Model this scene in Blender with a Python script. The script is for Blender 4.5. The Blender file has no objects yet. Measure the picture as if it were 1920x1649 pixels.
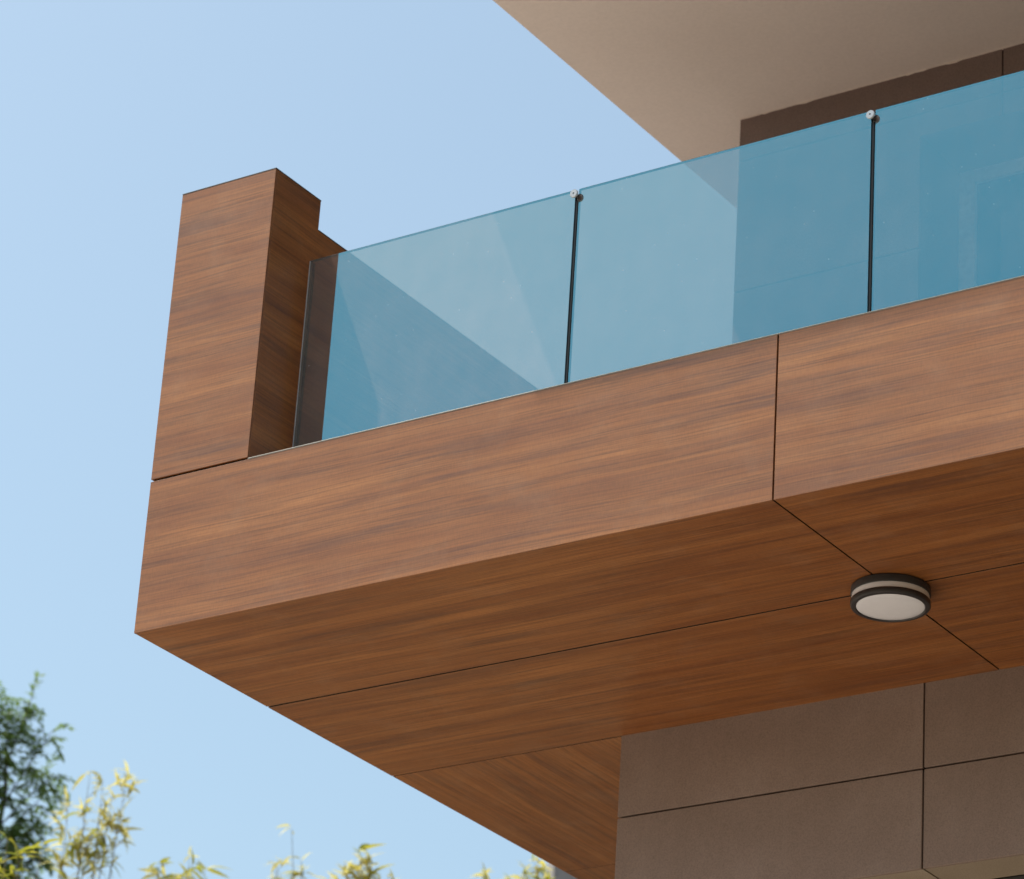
import bpy, bmesh, math, random
from mathutils import Vector, Matrix
random.seed(11)
R = math.radians
S = bpy.context.scene
COL = S.collection

# ------------------------------------------------------------------ camera
cam_data = bpy.data.cameras.new('camera')
cam_data.sensor_width = 36.0
cam_data.lens = 6963.1 * 36 / 1920
cam_data.clip_start = 0.1
cam_data.clip_end = 3000
cam_data.dof.use_dof = True
cam_data.dof.focus_distance = 16.8
cam_data.dof.aperture_fstop = 3.4
cam = bpy.data.objects.new('camera', cam_data)
COL.objects.link(cam)
cam.location = (10.87095, -12.46397, -6.58347)
cam.rotation_euler = (2.01111, -0.05974, 0.58395)
S.camera = cam

# ------------------------------------------------------------------ light
SUN_TO = Vector((-0.3798, -0.1924, 0.9048)).normalized()      # towards the sun
SUN_EL = math.asin(SUN_TO.z)
SUN_AZ = math.atan2(SUN_TO.x, SUN_TO.y)
W = bpy.data.worlds.new('World')
S.world = W
W.use_nodes = True
wn = W.node_tree
wn.nodes.clear()
sky = wn.nodes.new('ShaderNodeTexSky')
sky.sky_type = 'NISHITA'
sky.sun_disc = False
sky.sun_elevation = SUN_EL
sky.sun_rotation = SUN_AZ
sky.altitude = 0
sky.air_density = 1.0
sky.dust_density = 3.5
sky.ozone_density = 1.0
bg = wn.nodes.new('ShaderNodeBackground')
bg.inputs[1].default_value = 0.115
wo = wn.nodes.new('ShaderNodeOutputWorld')
wb = wn.nodes.new('ShaderNodeMix')          # the photograph's white balance, the same over the whole sky
wb.data_type = 'RGBA'
wb.blend_type = 'MULTIPLY'
wb.inputs[0].default_value = 1.0
wb.inputs[7].default_value = (0.97, 1.03, 0.91, 1)
wn.links.new(sky.outputs[0], wb.inputs[6])
wn.links.new(wb.outputs[2], bg.inputs[0])
wn.links.new(bg.outputs[0], wo.inputs[0])
sl = bpy.data.lights.new('sun', 'SUN')
sl.energy = 3.4
sl.angle = R(0.53)
sl.color = (1.0, 0.93, 0.83)
so = bpy.data.objects.new('sun', sl)
so.rotation_euler = SUN_TO.to_track_quat('Z', 'Y').to_euler()
so.location = (0, 0, 30)
COL.objects.link(so)
vs = S.view_settings
vs.view_transform = 'Standard'
vs.look = 'None'
vs.exposure = 1.0
vs.gamma = 1.0
vs.use_curve_mapping = False
S.cycles.max_bounces = 10
S.cycles.diffuse_bounces = 5
S.cycles.transparent_max_bounces = 16


# ------------------------------------------------------------------ materials
class NT:
    def __init__(s, name):
        s.m = bpy.data.materials.new(name)
        s.m.use_nodes = True
        s.t = s.m.node_tree
        s.t.nodes.clear()
        s.out = s.n('ShaderNodeOutputMaterial')

    def n(s, kind, **kw):
        nd = s.t.nodes.new(kind)
        for k, v in kw.items():
            if k.startswith('i_'):
                key = k[2:]
                nd.inputs[int(key) if key.isdigit() else key.replace('_', ' ')].default_value = v
            else:
                setattr(nd, k, v)
        return nd

    def l(s, a, b):
        s.t.links.new(a, b)

    def noise(s, vec, scale, detail=3.0, rough=0.55, dist=0.0):
        nd = s.n('ShaderNodeTexNoise')
        nd.inputs['Scale'].default_value = scale
        nd.inputs['Detail'].default_value = detail
        nd.inputs['Roughness'].default_value = rough
        nd.inputs['Distortion'].default_value = dist
        s.l(vec, nd.inputs['Vector'])
        return nd.outputs['Fac']

    def mapping(s, vec, scale=(1, 1, 1), rot=(0, 0, 0), loc=(0, 0, 0)):
        nd = s.n('ShaderNodeMapping')
        nd.inputs['Scale'].default_value = scale
        nd.inputs['Rotation'].default_value = rot
        nd.inputs['Location'].default_value = loc
        s.l(vec, nd.inputs['Vector'])
        return nd.outputs[0]

    def ramp(s, fac, stops, interp='LINEAR'):
        nd = s.n('ShaderNodeValToRGB')
        nd.color_ramp.interpolation = interp
        el = nd.color_ramp.elements
        while len(el) < len(stops):
            el.new(0.5)
        for e, (p, c) in zip(el, stops):
            e.position = p
            e.color = (c, c, c, 1) if isinstance(c, (int, float)) else (*c, 1)
        s.l(fac, nd.inputs[0])
        return nd.outputs[0]

    def mix(s, fac, a, b, mode='MIX'):
        nd = s.n('ShaderNodeMix', data_type='RGBA', blend_type=mode)
        for sock, v in ((nd.inputs[0], fac), (nd.inputs[6], a), (nd.inputs[7], b)):
            if isinstance(v, (int, float)):
                sock.default_value = v
            elif isinstance(v, tuple):
                sock.default_value = (*v, 1) if len(v) == 3 else v
            else:
                s.l(v, sock)
        return nd.outputs[2]

    def math(s, op, a, b=0.0):
        nd = s.n('ShaderNodeMath', operation=op)
        for sock, v in ((nd.inputs[0], a), (nd.inputs[1], b)):
            if isinstance(v, (int, float)):
                sock.default_value = v
            else:
                s.l(v, sock)
        return nd.outputs[0]

    def principled(s, color, rough=0.5, spec=0.5, bump=None, bstr=0.2, bdist=0.002, **kw):
        p = s.n('ShaderNodeBsdfPrincipled')
        for sock, v in ((p.inputs['Base Color'], color), (p.inputs['Roughness'], rough)):
            if isinstance(v, (int, float)):
                sock.default_value = v
            elif isinstance(v, tuple):
                sock.default_value = (*v, 1)
            else:
                s.l(v, sock)
        p.inputs['Specular IOR Level'].default_value = spec
        for k, v in kw.items():
            p.inputs[k.replace('_', ' ')].default_value = v
        if bump is not None:
            b = s.n('ShaderNodeBump')
            b.inputs['Strength'].default_value = bstr
            b.inputs['Distance'].default_value = bdist
            s.l(bump, b.inputs['Height'])
            s.l(b.outputs[0], p.inputs['Normal'])
        return p.outputs[0]

    def done(s, shader):
        s.l(shader, s.out.inputs[0])
        return s.m


def mat_wood():
    t = NT('wood_laminate')
    uv = t.n('ShaderNodeTexCoord').outputs['UV']
    # a gentle waver of the grain
    wob = t.noise(t.mapping(uv, (0.55, 1.6, 1)), 1.0, 2)
    wv = t.n('ShaderNodeCombineXYZ')
    t.l(t.math('MULTIPLY', t.math('SUBTRACT', wob, 0.5), 0.055), wv.inputs[1])
    add = t.n('ShaderNodeVectorMath', operation='ADD')
    t.l(uv, add.inputs[0])
    t.l(wv.outputs[0], add.inputs[1])
    g = add.outputs[0]
    bands = t.noise(t.mapping(g, (0.55, 9, 1)), 1.0, 3, 0.55)
    mid = t.noise(t.mapping(g, (1.1, 40, 1)), 1.0, 4, 0.65)
    fine = t.noise(t.mapping(g, (1.3, 125, 1)), 1.0, 5, 0.74)
    streak = t.noise(t.mapping(g, (0.62, 13.5, 1), loc=(7.3, 2.1, 0)), 1.0, 7, 0.70, 0.10)
    cross = t.noise(t.mapping(uv, (150, 30, 1)), 1.0, 2, 0.5)
    blotch = t.noise(uv, 3.4, 6, 0.68)
    patch = t.noise(t.mapping(uv, (0.55, 2.6, 1), loc=(3.1, 8.8, 0)), 1.0, 3, 0.55)
    base = t.ramp(bands, [(0.30, (0.196, 0.062, 0.0148)), (0.50, (0.258, 0.0905, 0.0222)), (0.70, (0.322, 0.1225, 0.0330))])
    base = t.mix(t.ramp(mid, [(0.36, 0.42), (0.56, 0.0)]), base, (0.125, 0.040, 0.0125))
    st = t.ramp(streak, [(0.50, 0.0), (0.60, 0.38), (0.76, 0.75)])
    st = t.math('MULTIPLY', st, t.ramp(patch, [(0.36, 0.35), (0.60, 1.2)]))
    base = t.mix(st, base, (0.080, 0.031, 0.0200))
    f = t.ramp(fine, [(0.32, 0.52), (0.50, 1.0), (0.68, 1.22)])
    base = t.mix(1.0, base, f, 'MULTIPLY')
    c = t.ramp(cross, [(0.35, 0.93), (0.65, 1.07)])
    base = t.mix(1.0, base, c, 'MULTIPLY')
    dust = t.ramp(blotch, [(0.52, 0.0), (0.74, 0.20)])
    base = t.mix(dust, base, (0.33, 0.19, 0.11))
    rough = t.ramp(t.noise(uv, 5.0, 4), [(0.3, 0.38), (0.7, 0.50)])
    h = t.math('ADD', fine, t.math('MULTIPLY', cross, 0.5))
    return t.done(t.principled(base, rough, 0.5, h, 0.2, 0.0006))


def mat_cladding(name, a, b, c):
    t = NT(name)
    co = t.n('ShaderNodeTexCoord').outputs['Object']
    oi = t.n('ShaderNodeObjectInfo').outputs['Random']
    big = t.noise(co, 1.7, 5, 0.6)
    speck = t.noise(co, 130, 3, 0.7)
    col = t.ramp(big, [(0.30, a), (0.55, b), (0.75, c)])
    col = t.mix(1.0, col, t.ramp(speck, [(0.30, 0.80), (0.5, 1.0), (0.72, 1.15)]), 'MULTIPLY')
    drip = t.noise(t.mapping(co, (14, 14, 0.9)), 1.0, 4, 0.6)
    col = t.mix(t.ramp(drip, [(0.56, 0.0), (0.78, 0.22)]), col, c)
    col = t.mix(1.0, col, t.ramp(oi, [(0, 0.94), (1, 1.05)]), 'MULTIPLY')
    return t.done(t.principled(col, 0.7, 0.35, speck, 0.35, 0.001))


def mat_paint():
    t = NT('painted_render')
    co = t.n('ShaderNodeTexCoord').outputs['Object']
    col = t.ramp(t.noise(co, 0.9, 5, 0.6), [(0.3, (0.80, 0.70, 0.655)), (0.7, (0.86, 0.76, 0.715))])
    col = t.mix(1.0, col, t.ramp(t.noise(co, 45, 4, 0.6), [(0.3, 0.965), (0.7, 1.03)]), 'MULTIPLY')
    b = t.math('ADD', t.noise(co, 220, 3), t.math('MULTIPLY', t.noise(t.mapping(co, (3, 14, 3)), 1.0, 3), 2.0))
    return t.done(t.principled(col, 0.75, 0.25, b, 0.25, 0.0015))


def mat_plain(name, color, rough=0.5, spec=0.5, metal=0.0, var=0.12, scale=30):
    t = NT(name)
    co = t.n('ShaderNodeTexCoord').outputs['Object']
    n = t.noise(co, scale, 4, 0.6)
    col = t.mix(1.0, color, t.ramp(n, [(0.3, 1 - var), (0.7, 1 + var)]), 'MULTIPLY')
    return t.done(t.principled(col, rough, spec, n, 0.08, 0.001, Metallic=metal))


def mat_coated_glass():
    """front face of a teal, half mirrored balustrade pane with a little dust on it"""
    t = NT('coated_glass')
    co = t.n('ShaderNodeTexCoord').outputs['Object']
    tr = t.n('ShaderNodeBsdfTransparent')
    tr.inputs[0].default_value = (0.335, 0.225, 0.165, 1)
    gl = t.n('ShaderNodeBsdfGlossy')
    gl.inputs['Color'].default_value = (0.045, 0.215, 0.275, 1)
    gl.inputs['Roughness'].default_value = 0.0
    df = t.n('ShaderNodeBsdfDiffuse')
    d = t.math('MULTIPLY', t.ramp(t.noise(t.mapping(co, (1, 1, 0.7)), 7, 5, 0.65), [(0.25, 0.75), (0.8, 1.3)]),
               t.ramp(t.noise(co, 90, 2), [(0.3, 0.92), (0.7, 1.08)]))
    dirt = t.mix(1.0, (0.085, 0.055, 0.045), d, 'MULTIPLY')
    spots = t.n('ShaderNodeTexVoronoi')
    spots.inputs['Scale'].default_value = 14
    t.l(co, spots.inputs['Vector'])
    dirt = t.mix(t.ramp(spots.outputs['Distance'], [(0.035, 0.5), (0.06, 0.0)]), dirt, (0.3, 0.3, 0.3))
    t.l(dirt, df.inputs[0])
    a = t.n('ShaderNodeAddShader')
    t.l(tr.outputs[0], a.inputs[0])
    t.l(gl.outputs[0], a.inputs[1])
    b = t.n('ShaderNodeAddShader')
    t.l(a.outputs[0], b.inputs[0])
    t.l(df.outputs[0], b.inputs[1])
    return t.done(b.outputs[0])


def mat_clear_back():
    t = NT('clear_glass_back')
    tr = t.n('ShaderNodeBsdfTransparent')
    tr.inputs[0].default_value = (0.97, 0.98, 0.98, 1)
    return t.done(tr.outputs[0])


def mat_leaf(name, a, b, trans):
    t = NT(name)
    oi = t.n('ShaderNodeObjectInfo').outputs['Random']
    gi = t.n('ShaderNodeNewGeometry').outputs['Random Per Island']
    r = t.math('FRACT', t.math('ADD', oi, gi))
    col = t.ramp(r, [(0.0, a), (1.0, b)])
    p = t.principled(col, 0.45, 0.4)
    tl = t.n('ShaderNodeBsdfTranslucent')
    t.l(col, tl.inputs[0])
    mx = t.n('ShaderNodeMixShader')
    mx.inputs[0].default_value = trans
    t.l(p, mx.inputs[1])
    t.l(tl.outputs[0], mx.inputs[2])
    return t.done(mx.outputs[0])


def mat_ground():
    t = NT('bounce_paving')
    co = t.n('ShaderNodeTexCoord').outputs['Object']
    col = t.ramp(t.noise(co, 0.12, 6, 0.6), [(0.3, (0.37, 0.325, 0.285)), (0.7, (0.46, 0.41, 0.36))])
    col = t.mix(1.0, col, t.ramp(t.noise(co, 9, 4), [(0.3, 0.9), (0.7, 1.08)]), 'MULTIPLY')
    return t.done(t.principled(col, 0.85, 0.3))


def mat_lawn():
    t = NT('lawn')
    co = t.n('ShaderNodeTexCoord').outputs['Object']
    col = t.ramp(t.noise(co, 0.05, 8, 0.65), [(0.3, (0.055, 0.050, 0.026)), (0.7, (0.105, 0.082, 0.050))])
    col = t.mix(1.0, col, t.ramp(t.noise(co, 14, 4), [(0.3, 0.75), (0.7, 1.2)]), 'MULTIPLY')
    return t.done(t.principled(col, 0.9, 0.2))


M = dict(
    wood=mat_wood(),
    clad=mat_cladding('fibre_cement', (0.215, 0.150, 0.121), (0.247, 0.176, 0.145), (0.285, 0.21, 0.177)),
    clad_bounce_lit=mat_cladding('fibre_cement_bounce_lit', (0.30, 0.235, 0.170), (0.335, 0.265, 0.195), (0.37, 0.30, 0.225)),  # paler copy of the cladding, light from the ground put into its colour
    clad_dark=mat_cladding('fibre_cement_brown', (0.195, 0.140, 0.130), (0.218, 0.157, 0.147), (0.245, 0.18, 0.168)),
    paint=mat_paint(),
    sheet_core=mat_plain('laminate_core', (0.030, 0.020, 0.015), 0.7, 0.3),
    dark=mat_plain('dark_substructure', (0.025, 0.022, 0.02), 0.8, 0.2),
    coping=mat_plain('dark_coping', (0.055, 0.052, 0.055), 0.45, 0.5),
    strip=mat_plain('pale_trim', (0.26, 0.245, 0.225), 0.5, 0.5),
    concrete=mat_plain('concrete', (0.38, 0.35, 0.31), 0.85, 0.3, scale=8),
    edge=mat_plain('glass_edge', (0.016, 0.030, 0.042), 0.35, 0.06),
    arris_grey=mat_plain('pale_arris', (0.30, 0.29, 0.29), 0.5, 0.5),
    gasket=mat_plain('black_gasket', (0.012, 0.013, 0.016), 0.5, 0.4),
    steel=mat_plain('clamp_metal', (0.62, 0.63, 0.66), 0.45, 0.5, 0.35, 0.06),
    black_metal=mat_plain('black_lamp_metal', (0.030, 0.027, 0.028), 0.38, 0.5),
    opal=mat_plain('opal_diffuser', (0.76, 0.755, 0.80), 0.10, 0.5, 0.0, 0.02),
    frame=mat_plain('door_frame_grey', (0.60, 0.57, 0.54), 0.5, 0.5),
    pane=mat_plain('dark_window_glass', (0.012, 0.014, 0.016), 0.04, 0.5, 0, 0.0),
    glass=mat_coated_glass(), clear=mat_clear_back(),
    ground=mat_ground(), lawn=mat_lawn(),
    floor=mat_plain('pale_floor_tile', (0.48, 0.445, 0.41), 0.6, 0.4, scale=5),
    sealant=mat_plain('sealant', (0.60, 0.50, 0.40), 0.8, 0.2),
    bamboo_leaf=mat_leaf('bamboo_leaf', (0.50, 0.44, 0.07), (0.66, 0.61, 0.24), 0.5),
    bamboo_leaf_green=mat_leaf('bamboo_leaf_green', (0.26, 0.30, 0.03), (0.46, 0.42, 0.05), 0.45),
    culm=mat_plain('bamboo_culm', (0.23, 0.19, 0.14), 0.55, 0.4),
    tree_leaf=mat_leaf('tree_leaf', (0.10, 0.18, 0.045), (0.20, 0.29, 0.07), 0.45),
    bark=mat_plain('bark', (0.075, 0.06, 0.05), 0.9, 0.2),
    render_grey=mat_plain('grey_render', (0.25, 0.235, 0.235), 0.9, 0.2, scale=3),
)


# ------------------------------------------------------------------ helpers
def link(o, parent=None):
    COL.objects.link(o)
    if parent is not None:
        o.parent = parent
    return o


def empty(name, loc, label, cat, group=None):
    o = bpy.data.objects.new(name, None)
    o.empty_display_size = 0.2
    o.location = loc
    o['label'] = label
    o['category'] = cat
    if group:
        o['group'] = group
    return link(o)


def root_loc(p):
    v = Vector((0, 0, 0))
    while p is not None:
        v += p.location
        p = p.parent
    return v


def finish(name, bm, mats, parent=None, loc=None, smooth=False):
    """bm in world coordinates; the object's origin goes to loc (default: bbox centre)"""
    if loc is None:
        lo = Vector([min(v.co[i] for v in bm.verts) for i in range(3)])
        hi = Vector([max(v.co[i] for v in bm.verts) for i in range(3)])
        loc = (lo + hi) / 2
    loc = Vector(loc)
    for v in bm.verts:
        v.co -= loc
    me = bpy.data.meshes.new(name)
    bm.normal_update()
    bm.to_mesh(me)
    bm.free()
    for m in (mats if isinstance(mats, (list, tuple)) else [mats]):
        me.materials.append(m)
    if smooth:
        for p in me.polygons:
            p.use_smooth = True
    o = bpy.data.objects.new(name, me)
    link(o, parent)
    o.location = loc - root_loc(parent)
    return o


def bm_box(bm, lo, hi):
    vs_ = [bm.verts.new((x, y, z)) for x in (lo[0], hi[0]) for y in (lo[1], hi[1]) for z in (lo[2], hi[2])]
    q = [(0, 1, 3, 2), (4, 6, 7, 5), (0, 4, 5, 1), (2, 3, 7, 6), (0, 2, 6, 4), (1, 5, 7, 3)]
    return [bm.faces.new([vs_[i] for i in f]) for f in q]


def chamfer(bm, w, seg=1):
    if w > 0:
        bmesh.ops.bevel(bm, geom=list(bm.edges), offset=w, segments=seg, profile=0.5, affect='EDGES')


def grain_uv(bm, grain, off):
    """UV in metres, u along the grain; each panel is cut from another place of the sheet"""
    uv = bm.loops.layers.uv.new('UVMap')
    ax = {'x': 0, 'y': 1, 'z': 2}[grain]
    for f in bm.faces:
        n = [abs(c) for c in f.normal]
        k = n.index(max(n))
        rest = [i for i in range(3) if i != k]
        ua = ax if ax in rest else rest[0]
        va = [i for i in rest if i != ua][0]
        for lp in f.loops:
            lp[uv].uv = (lp.vert.co[ua] + off[0] + k * 3.3, lp.vert.co[va] + off[1] + k * 5.7)


def box(name, lo, hi, mat, parent=None, bev=0.0, grain=None, off=None, edge=None):
    bm = bmesh.new()
    bm_box(bm, lo, hi)
    chamfer(bm, bev)
    bm.normal_update()
    if grain:
        grain_uv(bm, grain, off or (random.uniform(0, 40), random.uniform(0, 40)))
    if edge:                                     # the dark core shows on the cut edges of the sheet
        size = [hi[i] - lo[i] for i in range(3)]
        k = size.index(min(size))
        for f in bm.faces:
            if max(abs(c) for c in f.normal) > 0.99 and abs(f.normal[k]) < 0.5:
                f.material_index = 1
        mat = [mat, edge]
    return finish(name, bm, mat, parent)


def prism_yz(name, poly, x0, x1, mat, parent, bev, grain, off):
    bm = bmesh.new()
    a = [bm.verts.new((x1, y, z)) for y, z in poly]
    b = [bm.verts.new((x0, y, z)) for y, z in poly]
    bm.faces.new(a)
    bm.faces.new(b[::-1])
    n = len(poly)
    for i in range(n):
        j = (i + 1) % n
        bm.faces.new([a[j], a[i], b[i], b[j]])
    bmesh.ops.recalc_face_normals(bm, faces=bm.faces)
    chamfer(bm, bev)
    bm.normal_update()
    grain_uv(bm, grain, off)
    return finish(name, bm, mat, parent)


def lathe(name, prof, centre, mat, parent, axis='z', seg=64, smooth=True):
    """prof: (radius, offset along axis)"""
    bm = bmesh.new()
    rings = []
    for r, h in prof:
        ring = []
        for k in range(seg):
            a = 2 * math.pi * k / seg
            p = (r * math.cos(a), r * math.sin(a), h) if axis == 'z' else (r * math.cos(a), h, r * math.sin(a))
            ring.append(bm.verts.new(Vector(p) + Vector(centre)) if r > 1e-6 or k == 0 else ring[0])
        rings.append(ring)
    for A, B in zip(rings, rings[1:]):
        for k in range(seg):
            j = (k + 1) % seg
            f = []
            for v in (A[k], A[j], B[j], B[k]):
                if v not in f:
                    f.append(v)
            if len(f) > 2:
                bm.faces.new(f)
    bmesh.ops.recalc_face_normals(bm, faces=bm.faces)
    o = finish(name, bm, mat, parent, centre, False)
    if smooth:
        for p in o.data.polygons:
            p.use_smooth = True
        try:
            o.data.set_sharp_from_angle(angle=R(35))
        except Exception:
            pass
    return o


def tube(bm, pts, radii, seg=6):
    rings = []
    n = len(pts)
    for i in range(n):
        d = (pts[min(i + 1, n - 1)] - pts[max(i - 1, 0)]).normalized()
        ref = Vector((1, 0, 0)) if abs(d.x) < 0.8 else Vector((0, 1, 0))
        u = d.cross(ref).normalized()
        w = d.cross(u)
        rings.append([bm.verts.new(pts[i] + (u * math.cos(2 * math.pi * k / seg) + w * math.sin(2 * math.pi * k / seg)) * radii[i])
                      for k in range(seg)])
    for A, B in zip(rings, rings[1:]):
        for k in range(seg):
            j = (k + 1) % seg
            bm.faces.new([A[k], A[j], B[j], B[k]])
    bm.faces.new(rings[0][::-1])
    bm.faces.new(rings[-1])


# ------------------------------------------------------------------ dimensions (metres)
GZ = -8.2            # paving
HF = 0.80            # fascia height, its bottom edge at z = 0
WP, HP, DP, HS = 0.589, 2.385, 0.378, 2.218   # corner post width, top, depth, parapet top
XJ = 3.5             # joint of the fascia and the soffit
YG = 0.28            # front of the glass
YW, YU = 2.14, 3.03  # lower and upper wall planes
S1 = 1.062
S3 = 3.80
XW = 1.405
ZR = 4.012           # underside of the roof slab
XE = 9.2             # right end of what is modelled

# ------------------------------------------------------------------ ground (out of view, laid out to steer bounce light)
g = box('lawn', (-900, -900, GZ - 0.6), (900, 900, GZ - 0.004), M['lawn'])
g['kind'] = 'structure'
g = box('bounce_paving', (-34, -14, GZ - 0.3), (7.0, 1.8, GZ), M['ground'])  # unseen pale ground, extent shaped for the bounce on slab and soffit
g['kind'] = 'structure'
g = box('bounce_path', (-34, 1.806, GZ - 0.3), (-4.0, 7.5, GZ - 0.002), M['ground'])  # unseen pale sheet added to bounce light onto the slab's left end
g['kind'] = 'structure'

# ------------------------------------------------------------------ house
house = empty('house', (5.0, 5.0, GZ), 'modern house with grey brown cladding panels, overhanging pale roof slab and recessed terrace door', 'house')
lower = box('lower_wall', (XW + 0.02, YW + 0.045, -0.90), (XE, 8.9, 0.70), M['dark'], house)
box('lower_core', (XW + 0.02, YW + 0.42, GZ), (XE, 8.9, -0.93), M['dark'], house).name = 'ground_floor_wall'
zj, zl = -0.431, -0.925
xs_l = [XW, 3.103, 4.80, 6.50, 8.2, XE + 0.6]
G = 0.0045
for i in range(5):
    x0, x1 = xs_l[i] + (G if i else 0), xs_l[i + 1] - G
    box('wall_panel', (x0, YW, zj + G), (x1, YW + 0.02, 0.009), M['clad'], lower, 0.0012)
    box('wall_panel', (x0, YW + random.uniform(-0.0012, 0.0012), zl), (x1, YW + 0.02, zj - G), M['clad'], lower, 0.0025)
    # underside of the lintel, its ground bounce painted in by a paler tone
    box('lintel_panel', (x0 + 0.0006, YW + 0.022, zl + 0.001), (x1 - 0.0006, YW + 0.265, zl + 0.018), M['clad_bounce_lit'], lower, 0.0012)
# left end return of the wall and the pier below the lintel
box('end_panel', (XW, YW + 0.0215, -0.92), (XW + 0.018, 8.9, -0.004), M['clad'], lower, 0.001)
box('pier_panel', (XW, YW, GZ), (2.1, YW + 0.41, zl - 0.004), M['clad'], lower, 0.002)
# recessed glazing of the ground floor under the lintel
gl = box('ground_floor_window', (2.1, YW + 0.30, GZ), (XE, YW + 0.34, zl + 0.0), M['pane'], house)
for x in (2.1, 3.9, 5.7, 7.5):
    box('window_frame', (x, YW + 0.27, GZ), (x + 0.07, YW + 0.299, zl - 0.081), M['coping'], gl, 0.002)
box('window_frame', (2.1, YW + 0.27, zl - 0.08), (XE, YW + 0.299, zl - 0.001), M['coping'], gl, 0.002)

# upper wall: pieces of the dark core around the door opening
DX0, DX1, DZ = 2.56, 5.2, 3.599
upper = box('upper_wall', (XW + 0.02, YU + 0.045, 0.72), (DX0 - 0.03, 8.8, ZR - 0.02), M['dark'], house)
box('wall_core', (DX0 - 0.029, YU + 0.045, DZ + 0.03), (XE, 8.8, ZR - 0.02), M['dark'], upper)
box('wall_core', (DX0 - 0.029, YU + 0.56, 0.72), (XE, 8.8, DZ + 0.029), M['dark'], upper)
box('wall_core', (DX1 + 0.03, YU + 0.045, 0.72), (XE, YU + 0.559, DZ + 0.029), M['dark'], upper)
za, zb = 3.738, 2.911
xv = 3.053
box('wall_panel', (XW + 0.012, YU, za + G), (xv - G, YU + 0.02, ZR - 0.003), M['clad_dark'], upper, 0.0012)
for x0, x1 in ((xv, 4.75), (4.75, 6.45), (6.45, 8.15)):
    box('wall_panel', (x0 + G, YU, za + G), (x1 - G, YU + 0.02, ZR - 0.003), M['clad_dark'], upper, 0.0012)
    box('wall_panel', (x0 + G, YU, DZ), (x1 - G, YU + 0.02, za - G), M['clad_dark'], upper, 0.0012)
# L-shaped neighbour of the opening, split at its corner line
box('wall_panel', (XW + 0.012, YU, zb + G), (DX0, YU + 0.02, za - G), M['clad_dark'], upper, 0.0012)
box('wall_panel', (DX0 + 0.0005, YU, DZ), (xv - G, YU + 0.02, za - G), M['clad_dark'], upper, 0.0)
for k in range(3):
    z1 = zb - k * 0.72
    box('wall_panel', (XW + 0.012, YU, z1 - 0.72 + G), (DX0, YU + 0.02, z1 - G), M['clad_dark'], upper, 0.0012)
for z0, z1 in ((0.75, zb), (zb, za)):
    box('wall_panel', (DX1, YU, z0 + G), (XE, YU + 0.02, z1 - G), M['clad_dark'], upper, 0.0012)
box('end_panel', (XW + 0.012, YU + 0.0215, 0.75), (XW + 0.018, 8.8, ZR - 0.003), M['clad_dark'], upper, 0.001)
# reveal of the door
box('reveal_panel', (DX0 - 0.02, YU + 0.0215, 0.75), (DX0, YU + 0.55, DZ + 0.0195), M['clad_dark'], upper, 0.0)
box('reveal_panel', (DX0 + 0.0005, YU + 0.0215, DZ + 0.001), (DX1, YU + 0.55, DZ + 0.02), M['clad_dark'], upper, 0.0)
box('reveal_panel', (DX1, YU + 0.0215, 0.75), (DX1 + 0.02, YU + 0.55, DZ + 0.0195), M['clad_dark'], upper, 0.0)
YD = YU + 0.452
door = box('terrace_door', (DX0 + 0.001, YD + 0.03, 0.75), (DX1 - 0.001, YD + 0.05, DZ), M['pane'], house)
for lo, hi in (((DX0 + 0.001, YD, 0.75), (DX0 + 0.098, YD + 0.06, DZ - 0.001)),
               ((DX0 + 0.099, YD, DZ - 0.085), (DX1 - 0.099, YD + 0.06, DZ - 0.001)),
               ((DX1 - 0.098, YD, 0.75), (DX1 - 0.001, YD + 0.06, DZ - 0.001)),
               ((3.83, YD + 0.005, 0.75), (3.92, YD + 0.055, DZ - 0.086))):
    box('door_frame', lo, hi, M['frame'], door, 0.003)

# roof slab
roof = box('roof_slab', (0.872, -0.69, ZR), (XE, 8.95, ZR + 0.30), M['paint'], house, 0.004)
# ragged line of filler where the wall meets the slab
bm = bmesh.new()
prev = None
x = XW + 0.01
while x < XE - 0.1:
    h = 0.003 + 0.003 * random.random() + (0.006 if random.random() < 0.08 else 0)
    y = YU - 0.002 - 0.004 * random.random()
    cur = [bm.verts.new((x, y, ZR + 0.001)), bm.verts.new((x, y - 0.002, ZR - h)), bm.verts.new((x, YU + 0.01, ZR - h)), bm.verts.new((x, YU + 0.01, ZR + 0.001))]
    if prev:
        for k in range(4):
            bm.faces.new([prev[k], prev[(k + 1) % 4], cur[(k + 1) % 4], cur[k]])
    prev = cur
    x += random.uniform(0.012, 0.06)
bmesh.ops.recalc_face_normals(bm, faces=bm.faces)
finish('filler_bead', bm, M['paint'], house)

# ------------------------------------------------------------------ balcony
balcony = empty('balcony', (0.0, 0.0, 0.0), 'projecting balcony clad in brown wood grain panels with a tall corner post', 'balcony')
core = box('substructure', (0.045, 0.045, 0.045), (XE, 3.00, 0.72), M['dark'], balcony)
box('edge_board', (0.045, 0.045, 0.7205), (XE, 0.059, 0.792), M['dark'], core)
box('side_core', (0.045, 3.0, 0.045), (XW - 0.005, 8.7, 0.72), M['dark'], core).name = 'side_deck'
g2 = 0.0040
# front fascia
for x0, x1 in ((0.0, XJ - g2), (XJ + g2, 2 * XJ - g2), (2 * XJ + g2, XE)):
    box('fascia_panel', (x0, 0, 0.0), (x1, 0.012, HF - 0.0065), M['wood'], balcony, 0.0014, 'x')
# pale trim on top of the fascia beside the post
box('top_trim', (WP + 0.001, -0.0015, HF - 0.006), (XE, 0.05, HF + 0.001), M['strip'], balcony, 0.0024)
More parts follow.
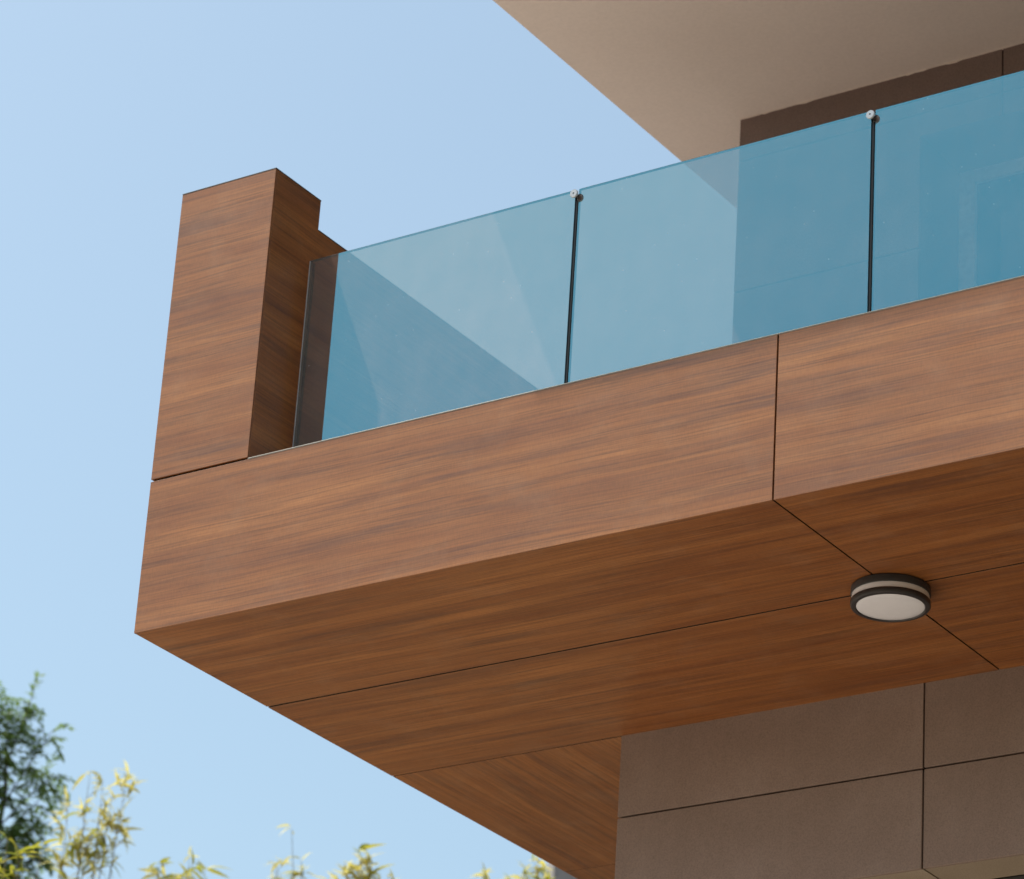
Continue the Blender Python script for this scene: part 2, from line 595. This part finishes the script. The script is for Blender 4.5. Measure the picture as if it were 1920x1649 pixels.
# underside panels: two long strips, then a wider piece turned across
for x0, x1 in ((0.001, XJ - 0.004), (XJ + 0.004, 2 * XJ - 0.004), (2 * XJ + 0.004, XE)):
    box('soffit_panel', (x0, 0.0130, 0.0008), (x1, S1 - 0.006, 0.012), M['wood'], balcony, 0.0006, 'x', None, M['sheet_core'])
    box('soffit_panel', (x0, S1 + 0.006, random.uniform(0.0, 0.001)), (x1, YW - 0.0008, 0.012), M['wood'], balcony, 0.0006, 'x', None, M['sheet_core'])
box('soffit_panel', (0.001, YW + 0.0085, 0.0008), (XW - 0.001, S3 - 0.002, 0.012), M['wood'], balcony, 0.0006, 'y', None, M['sheet_core'])
box('soffit_panel', (0.001, S3 + 0.002, 0.0004), (XW - 0.001, 6.0, 0.012), M['wood'], balcony, 0.0006, 'y', None, M['sheet_core'])
box('soffit_panel', (0.001, 6.004, 0.0004), (XW - 0.001, 8.7, 0.012), M['wood'], balcony, 0.0006, 'y', None, M['sheet_core'])
# left flank
for y0, y1 in ((0.0125, 3.5), (3.507, 8.7)):
    box('flank_panel', (0.0, y0, 0.013), (0.012, y1, HF - 0.001), M['wood'], balcony, 0.001, 'y')
# corner post and parapet
post = box('corner_post', (0.02, 0.03, HF - 0.05), (WP - 0.02, DP - 0.005, HP - 0.02), M['dark'], balcony)
box('post_panel', (0.0, 0.0, HF + 0.006), (WP - 0.0006, 0.012, HP), M['wood'], post, 0.0012, 'x', (3.1, 17.2))
prism_yz('post_side_panel', [(0.0126, HF - 0.02), (0.0126, HP), (DP, HP), (DP, HS), (8.7, HS), (8.7, HF - 0.02)],
         WP - 0.012, WP, M['wood'], post, 0.0012, 'y', (9.4, 6.3))
box('post_panel', (0.0, 0.0126, HF + 0.006), (0.012, DP, HP), M['wood'], post, 0.0012, 'y')
box('post_panel', (0.0126, DP - 0.012, HS + 0.001), (WP - 0.0126, DP, HP), M['wood'], post, 0.001, 'x')
box('coping', (-0.001, -0.001, HP + 0.0006), (WP + 0.0015, DP + 0.002, HP + 0.006), M['coping'], post, 0.001)
par = box('parapet', (0.02, DP + 0.001, HF - 0.05), (WP - 0.02, 8.65, HS - 0.02), M['dark'], balcony)
box('parapet_panel', (0.0, DP + 0.003, HF + 0.006), (0.012, 8.7, HS), M['wood'], par, 0.001, 'y')
box('coping', (-0.001, DP + 0.0025, HS + 0.0006), (WP + 0.0015, 8.7, HS + 0.006), M['coping'], par, 0.001)
box('floor_slab', (WP, 0.06, 0.721), (XE, YU - 0.001, 0.76), M['floor'], balcony)
box('floor_slab', (WP, YU + 0.001, 0.721), (XW + 0.010, 8.65, 0.759), M['floor'], balcony)
box('glass_channel', (WP + 0.005, 0.225, 0.7605), (XE, 0.355, 0.79), M['coping'], balcony, 0.002)

# ------------------------------------------------------------------ glass balustrade
rail = empty('glass_balustrade', (0.633, YG, 0.78), 'frameless teal tinted glass balustrade of mirrored panes standing on the wood clad balcony edge', 'balustrade')
GT = 0.0175
ZG = 1.991
xg = [0.633, 2.2075, 3.795, 5.382, 6.97]
for i in range(4):
    x0, x1 = xg[i] + (0.008 if i else 0), xg[i + 1] - 0.008
    bm = bmesh.new()
    bm_box(bm, (x0, YG, 0.785), (x1, YG + GT, ZG))
    chamfer(bm, 0.0028)
    bm.normal_update()
    for f in bm.faces:
        n = f.normal
        f.material_index = 0 if n.y < -0.99 else (1 if n.y > 0.99 else 2)
    finish('glass_pane', bm, [M['glass'], M['clear'], M['edge']], rail)
    if not i:            # added grey strip imitating the glass's light arris line; black silicone behind
        box('arris_strip', (x0 - 0.001, YG - 0.003, 0.785), (x0 + 0.0042, YG + GT + 0.002, ZG - 0.004), M['arris_grey'], rail, 0.0012)
        box('gasket', (x0 + 0.0048, YG + GT + 0.0005, 0.785), (x0 + 0.017, YG + GT + 0.006, ZG - 0.01), M['gasket'], rail)
    if i:
        xc = xg[i]
        box('gasket', (xc - 0.0072, YG + 0.004, 0.785), (xc + 0.0030, YG + GT - 0.001, ZG - 0.058), M['gasket'], rail, 0.001)
        cl = lathe('clamp_disc', [(0.0, -0.030), (0.0190, -0.030), (0.0212, -0.0275), (0.0212, -0.020), (0.0, -0.020)],
                   (xc - 0.002, YG, ZG - 0.036), M['steel'], rail, 'y', 32)
        lathe('clamp_stem', [(0.0, -0.0199), (0.010, -0.0199), (0.010, GT + 0.004), (0.0, GT + 0.004)],
              (xc - 0.002, YG, ZG - 0.036), M['coping'], cl, 'y', 20)
        lathe('screw_head', [(0.0, -0.0306), (0.0042, -0.0306), (0.0042, -0.0295), (0.0, -0.0295)],
              (xc - 0.002, YG, ZG - 0.036), M['gasket'], cl, 'y', 12)
        lathe('clamp_back', [(0.0, GT + 0.0045), (0.0212, GT + 0.0045), (0.0212, GT + 0.012), (0.0, GT + 0.012)],
              (xc - 0.002, YG, ZG - 0.036), M['steel'], cl, 'y', 32)

# ------------------------------------------------------------------ ceiling lamp
LC = (3.50, 1.062, 0.0)
lamp = empty('ceiling_light', LC, 'round black ceiling lamp with white opal diffuser on the wooden balcony underside', 'ceiling light')
lathe('base_ring', [(0.0, -0.001), (0.176, -0.001), (0.179, -0.004), (0.180, -0.034), (0.178, -0.038), (0.0, -0.038)], LC, M['black_metal'], lamp)
lathe('light_band', [(0.0, -0.0385), (0.1745, -0.0385), (0.1755, -0.052), (0.1745, -0.0655), (0.0, -0.0655)], LC, M['opal'], lamp)
lathe('trim_ring', [(0.168, -0.066), (0.1785, -0.066), (0.1805, -0.069), (0.1805, -0.084), (0.177, -0.091), (0.170, -0.0945), (0.158, -0.0945), (0.1535, -0.091), (0.1535, -0.075)], LC, M['black_metal'], lamp)
lathe('diffuser', [(0.1533, -0.084), (0.1533, -0.090), (0.148, -0.0925), (0.12, -0.0965), (0.08, -0.0995), (0.04, -0.101), (0.0, -0.1015)], LC, M['opal'], lamp)

# ------------------------------------------------------------------ house far behind
far = empty('far_house', (-11.0, 30.0, GZ), 'grey rendered house corner glimpsed below the balcony, behind the bamboo', 'house')
VL = Vector((0.818, 0.575, 0))       # across the line of sight
VD = Vector((-0.575, 0.818, 0))      # away from the street
FC = Vector((-15.93, 27.36, 0))


def slab_quad(bm, p, a, b, z0, z1):
    q = [p, p + a, p + a + b, p + b]
    lo = [bm.verts.new((v.x, v.y, z0)) for v in q]
    hi = [bm.verts.new((v.x, v.y, z1)) for v in q]
    bm.faces.new(lo[::-1])
    bm.faces.new(hi)
    for i in range(4):
        j = (i + 1) % 4
        bm.faces.new([lo[i], lo[j], hi[j], hi[i]])


bm = bmesh.new()
slab_quad(bm, FC, VL * 9, VD * 7, GZ, 11.2)
finish('wall', bm, M['render_grey'], far)
bm = bmesh.new()
slab_quad(bm, FC - VL * 0.02 - VD * 0.1 + VL * 2.0, VL * 7.3, VD * 7.3, 11.203, 11.5)
finish('roof', bm, M['concrete'], far)
bm = bmesh.new()
slab_quad(bm, FC + VL * 4 - VD * 0.05, VL * 1.6, VD * 0.049, 6.8, 8.4)
wf = finish('window', bm, M['frame'], far)
bm = bmesh.new()
slab_quad(bm, FC + VL * 4.08 - VD * 0.06, VL * 1.44, VD * 0.009, 6.88, 8.32)
finish('pane', bm, M['pane'], wf)


# ------------------------------------------------------------------ bamboo
def leaf_mesh(name, length, width, curl, mat):
    bm = bmesh.new()
    prof = [(0.0, 0.05), (0.12, 0.62), (0.32, 1.0), (0.6, 0.82), (0.82, 0.42), (1.0, 0.0)]
    prev = None
    for t_, w in prof:
        y = t_ * length
        z = -curl * t_ * t_ * length
        c = bm.verts.new((0, y, z))
        if w > 0:
            l = bm.verts.new((-w * width / 2, y, z + 0.22 * w * width))
            r = bm.verts.new((w * width / 2, y, z + 0.22 * w * width))
        else:
            l = r = c
        if prev:
            pl, pc, pr = prev
            for q in ([pl, pc, c, l], [pc, pr, r, c]):
                f = []
                for v in q:
                    if v not in f:
                        f.append(v)
                bm.faces.new(f)
        prev = (l, c, r)
    me = bpy.data.meshes.new(name)
    bm.to_mesh(me)
    bm.free()
    me.materials.append(mat)
    for p in me.polygons:
        p.use_smooth = True
    return me


LEAVES = [leaf_mesh('leaf', l, w, c, M['bamboo_leaf']) for l, w, c in ((0.125, 0.028, 0.45), (0.095, 0.022, 0.2), (0.15, 0.029, 0.8))]
GREENS = [leaf_mesh('leaf', l, w, c, M['bamboo_leaf_green']) for l, w, c in ((0.15, 0.034, 0.4), (0.20, 0.036, 0.6))]


def add_leaf(parent, pos, d, meshes, scale, root):
    o = bpy.data.objects.new('leaf', random.choice(meshes))
    d = d.normalized()
    up = Vector((random.gauss(0, 0.6), random.gauss(0, 0.6), 1.0))
    side = d.cross(up).normalized()
    up = side.cross(d)
    m = Matrix((side, d, up)).transposed()
    o.rotation_mode = 'QUATERNION'
    o.rotation_quaternion = m.to_quaternion()
    o.scale = (scale, scale, scale)
    o.location = pos - root
    link(o, parent)


def bamboo(tip, label, group, nclus, span=0.9, green=0.0, spread=0.16, lean=None, lmin=3, lmax=6, scale=1.0):
    tip = Vector(tip) - Vector((0, 0, 0.035))
    la = lean if lean is not None else random.uniform(-0.35, 0.35)
    base = Vector((tip.x - la * 0.8 * 0.82 + random.uniform(-0.3, 0.3), tip.y - la * 0.8 * 0.57 + random.uniform(-0.3, 0.3), GZ))
    root = empty('bamboo', base, label, 'bamboo', group)
    H = tip.z - GZ
    pts, rad = [], []
    for i in range(15):
        t_ = i / 14
        p = base.lerp(tip, t_)
        p += VL * la * 0.5 * (t_ ** 6 - t_) + Vector((0, 0, 0))
        pts.append(p)
        rad.append(0.020 * (1 - t_) ** 0.6 + 0.0016)
    off = tip - pts[-1]
    pts = [p + off * (i / 14) for i, p in enumerate(pts)]
    bm = bmesh.new()
    tube(bm, pts, rad, 6)
    culm = finish('culm', bm, M['culm'], root)

    def on_culm(z):
        for a, b in zip(pts, pts[1:]):
            if a.z <= z <= b.z:
                return a.lerp(b, (z - a.z) / (b.z - a.z))
        return pts[-1].copy()
    nclus = nclus if nclus < 3 else int(nclus * 1.7)
    for k in range(nclus):
        z = tip.z - (0.0 if k == 0 else random.uniform(0.04, span))
        p = on_culm(z)
        ang = random.uniform(-1, 1)
        d = (VL * ang + VD * random.uniform(-0.6, 0.6) + Vector((0, 0, random.uniform(0.5, 1.5)))).normalized()
        ln = 0.03 if k == 0 else random.uniform(0.4, 1.0) * spread
        q = p + d * ln
        if k:
            tw = bmesh.new()
            tube(tw, [p, p.lerp(q, 0.5) + Vector((0, 0, 0.01)), q], [0.0028, 0.0022, 0.0014], 4)
            finish('twig', tw, M['culm'], root, p)
        ms = GREENS if random.random() < green else LEAVES
        for j in range(random.randint(lmin, lmax)):
            dl = (d * 0.35 + VL * random.gauss(0, 0.8) + VD * random.gauss(0, 0.6) + Vector((0, 0, random.gauss(0.05, 0.5))))
            add_leaf(root, q - d * random.uniform(0, 0.09), dl, ms, scale * random.uniform(0.65, 1.1), base)
    return root


GA = 'bamboo stalks beside the dark tree'
for tip, n, sp, ln, lab in [
        ((-9.15, 9.88, 3.46), 8, 0.6, -0.2, 'short leafy bamboo stalk touching the dark tree, leftmost of the tall pale clump'),
        ((-9.14, 9.89, 3.80), 6, 0.8, -0.1, 'thin bamboo stalk, second from the left in the clump beside the dark tree'),
        ((-9.00, 10.01, 3.50), 9, 0.7, 0.1, 'lower bamboo stalk, third from the left in the clump beside the dark tree'),
        ((-9.03, 9.99, 4.10), 9, 1.0, 0.10, 'tallest bamboo stalk, with its tip left of centre in the clump beside the dark tree'),
        ((-8.92, 10.08, 3.30), 7, 0.5, 0.2, 'lowest bamboo stalk at the centre of the clump beside the dark tree'),
        ((-8.94, 10.07, 4.03), 7, 0.9, 0.05, 'tall bamboo stalk, just right of the tallest one beside the dark tree'),
        ((-8.87, 10.12, 3.90), 9, 1.0, 0.15, 'bamboo stalk of middle height, second from the right in the clump beside the tree'),
        ((-8.79, 10.19, 4.06), 9, 0.8, 0.30, 'tall bamboo stalk leaning right, rightmost of the clump beside the dark tree')]:
    bamboo(tip, lab, GA, n, sp, 0.12, 0.15, ln)
GB = 'nearer bamboo stalks in front of the dark tree'
for tip, n, lab in [
        ((-6.80, 6.61, 1.92), 7, 'yellow green bamboo stalk at the left picture edge, leftmost of those before the tree'),
        ((-6.77, 6.63, 2.10), 5, 'tall yellow green bamboo stalk, second from the left in front of the dark tree'),
        ((-6.71, 6.69, 1.86), 6, 'low yellow green bamboo stalk, third from the left in front of the dark tree'),
        ((-6.70, 6.70, 2.00), 5, 'yellow green bamboo stalk, fourth from the left in front of the dark tree'),
        ((-6.64, 6.76, 1.80), 6, 'lowest yellow green bamboo stalk in front of the dark tree, second from the right'),
        ((-6.585, 6.81, 2.08), 4, 'broad leaved yellow green bamboo stalk, rightmost of those before the dark tree')]:
    bamboo(tip, lab, GB, max(2, n - 3), 0.4, 0.9, 0.13, None, 2, 4, 1.0)
GC = 'bamboo tips right of the tall clump'
for tip, n, lab in [
        ((-8.62, 10.33, 3.20), 5, 'low bamboo tip at the bottom edge, first to the right of the tall clump'),
        ((-8.53, 10.41, 3.34), 6, 'pale bamboo tip at the bottom edge, second to the right of the tall clump'),
        ((-8.42, 10.51, 3.26), 7, 'bamboo tip at the bottom edge, just left of one with an upright leaf'),
        ((-8.34, 10.58, 3.44), 7, 'bamboo tip with an upright leaf, tallest of the five right of the tall clump'),
        ((-8.23, 10.67, 3.32), 6, 'bamboo tip at the bottom edge, just right of one with an upright leaf')]:
    bamboo(tip, lab, GC, n, 0.5, 0.25, 0.13)
bamboo((-7.69, 11.11, 3.76), 'single thin bamboo stem arching left with a pair of pale leaves above the others', None, 1, 0.3, 0, 0.1, -0.45, 3, 3)
GD = 'bamboo tips by the single arching stem'
for tip, n, lab in [
        ((-7.76, 11.05, 3.42), 5, 'sparse cream leaved bamboo tip below and left of the single arching stem'),
        ((-7.66, 11.12, 3.30), 4, 'lowest sparse bamboo tip directly below the single arching stem'),
        ((-7.60, 11.17, 3.48), 5, 'sparse cream leaved bamboo tip below and right of the single arching stem')]:
    bamboo(tip, lab, GD, n, 0.4, 0.1, 0.12)
GE = 'dense yellow bamboo tips in the middle of the bottom edge'
for tip, n, lab in [
        ((-7.36, 11.36, 3.32), 7, 'bamboo tip at the left end of the dense yellow clump on the bottom edge'),
        ((-7.28, 11.42, 3.44), 8, 'bamboo tip second from the left in the dense yellow clump'),
        ((-7.20, 11.48, 3.55), 8, 'tallest bamboo tip of the dense yellow clump, third from its left end'),
        ((-7.13, 11.54, 3.52), 8, 'bamboo tip just right of the tallest in the dense yellow clump'),
        ((-7.01, 11.62, 3.41), 8, 'bamboo tip second from the right in the dense yellow clump'),
        ((-6.92, 11.69, 3.30), 6, 'low bamboo tip at the right end of the dense yellow clump')]:
    bamboo(tip, lab, GE, n, 0.45, 0.15, 0.14)
bamboo((-6.68, 11.86, 3.37), 'lone bamboo tip with one slanting yellow leaf under the balcony edge', None, 1, 0.3, 1.0, 0.1, 0.3, 1, 2)
GF = 'bamboo tips in front of the far grey house'
for tip, n, lab in [
        ((-6.36, 12.10, 3.50), 5, 'bamboo tip leftmost of those under the balcony edge by the far house'),
        ((-6.18, 12.22, 3.42), 6, 'low bamboo tip, second from the left by the far grey house'),
        ((-6.08, 12.29, 3.56), 6, 'bamboo tip just left of the far grey house corner'),
        ((-6.00, 12.35, 3.60), 5, 'tallest bamboo tip against the far grey house corner'),
        ((-5.92, 12.40, 3.48), 4, 'bamboo tip in front of the far grey house, partly behind the balcony edge')]:
    bamboo(tip, lab, GF, n, 0.45, 0.25, 0.12)

# ------------------------------------------------------------------ the dark tree at the left
TB = Vector((-12.38, 11.14, GZ))
tree = empty('tree', TB, 'dark green feathery leaved tree behind the bamboo at the far left', 'tree')
bm = bmesh.new()
top = Vector((-11.63, 11.70, 5.45))
trunk_pts = [TB, Vector((-12.2, 11.25, -4)), Vector((-12.0, 11.4, -0.5)), Vector((-11.83, 11.54, 2.5)), Vector((-11.62, 11.72, 4.2)), Vector((-11.59, 11.74, 4.85)), top]
tube(bm, trunk_pts, [0.22, 0.19, 0.15, 0.08, 0.032, 0.018, 0.006], 8)
finish('trunk', bm, M['bark'], tree)
br = bmesh.new()
fo = bmesh.new()


def leaflet(bm, p, d, length, width, nrm):
    d = d.normalized()
    s_ = d.cross(nrm)
    if s_.length < 1e-4:
        s_ = d.cross(Vector((1, 0, 0)))
    s_.normalize()
    a = bm.verts.new(p)
    b = bm.verts.new(p + d * length * 0.45 + s_ * width / 2)
    c = bm.verts.new(p + d * length)
    e = bm.verts.new(p + d * length * 0.45 - s_ * width / 2)
    bm.faces.new([a, b, c, e])


def spray(p, d, n=9, ln=0.30):
    """a drooping feathery leaf"""
    d = d.normalized()
    q = p.copy()
    pts = [q.copy()]
    for i in range(n):
        d = (d + Vector((0, 0, -0.16))).normalized()
        q = q + d * (ln / n)
        pts.append(q.copy())
        side = d.cross(Vector((0, 0, 1)))
        if side.length < 1e-3:
            side = VL.copy()
        side.normalize()
        for s_ in (-1, 1):
            dl = (side * s_ + d * 0.8 + Vector((random.gauss(0, .3), random.gauss(0, .3), random.gauss(-0.3, .3))))
            leaflet(fo, q, dl, random.uniform(0.06, 0.10), random.uniform(0.022, 0.036), Vector((random.gauss(0, .5), random.gauss(0, .5), 1)))
    tube(br, [pts[0], pts[len(pts) // 2], pts[-1]], [0.004, 0.003, 0.0015], 3)


def limb(p, d, ln, r, ns):
    a = p
    b = p + d * ln * 0.5 + Vector((0, 0, 0.04 * ln))
    c = p + d * ln
    tube(br, [a, b, c], [r * 0.7, r * 0.5, r * 0.22], 5)
    for k in range(int(ns * 3.0)):
        t_ = random.uniform(0.15, 1.0)
        q = (a.lerp(b, t_ * 2) if t_ < 0.5 else b.lerp(c, t_ * 2 - 1))
        dd = d * 0.5 + VL * random.gauss(0, 0.6) + VD * random.gauss(0, 0.6) + Vector((0, 0, random.gauss(0.15, 0.5)))
        spray(q, dd, random.randint(7, 10), random.uniform(0.2, 0.34))


# limbs whose ends show in the picture, then the rest of the crown
ends = [(4.9, 5.68, -0.02, 5), (5.1, 5.70, 0.22, 7), (4.7, 5.42, 0.42, 7), (4.5, 5.1, 0.46, 6), (4.3, 4.92, 0.42, 6), (4.1, 4.62, 0.36, 7), (3.8, 4.30, 0.38, 8),
        (3.7, 4.1, 0.25, 8), (3.9, 4.4, 0.12, 6), (4.9, 5.85, -0.25, 8), (4.7, 5.5, -0.3, 10), (4.3, 5.0, -0.3, 10), (4.0, 4.5, -0.28, 10), (3.6, 4.1, -0.25, 9)]


def on_trunk(z):
    for a, b in zip(trunk_pts, trunk_pts[1:]):
        if a.z <= z <= b.z:
            return a.lerp(b, (z - a.z) / (b.z - a.z))
    return trunk_pts[-1].copy()


for z0, z1, sx, ns in ends:
    p = on_trunk(z0)
    q = Vector((-11.63, 11.71, z1)) + VL * sx + VD * random.uniform(-0.25, 0.25)
    limb(p, (q - p).normalized(), (q - p).length, 0.013, ns)
for k in range(46):
    z0 = random.uniform(0.5, 4.6)
    p = on_trunk(z0)
    sx = random.uniform(-1.9, -0.25) if z0 > 2.9 else random.choice((-1, 1)) * random.uniform(0.3, 1.7)
    q = p + VL * sx + VD * random.uniform(-1.2, 1.2) + Vector((0, 0, random.uniform(0.3, 1.1)))
    limb(p, (q - p).normalized(), (q - p).length, 0.02, 10)
finish('branches', br, M['bark'], tree)
fol = finish('foliage', fo, M['tree_leaf'], tree)
fol['kind'] = 'stuff'
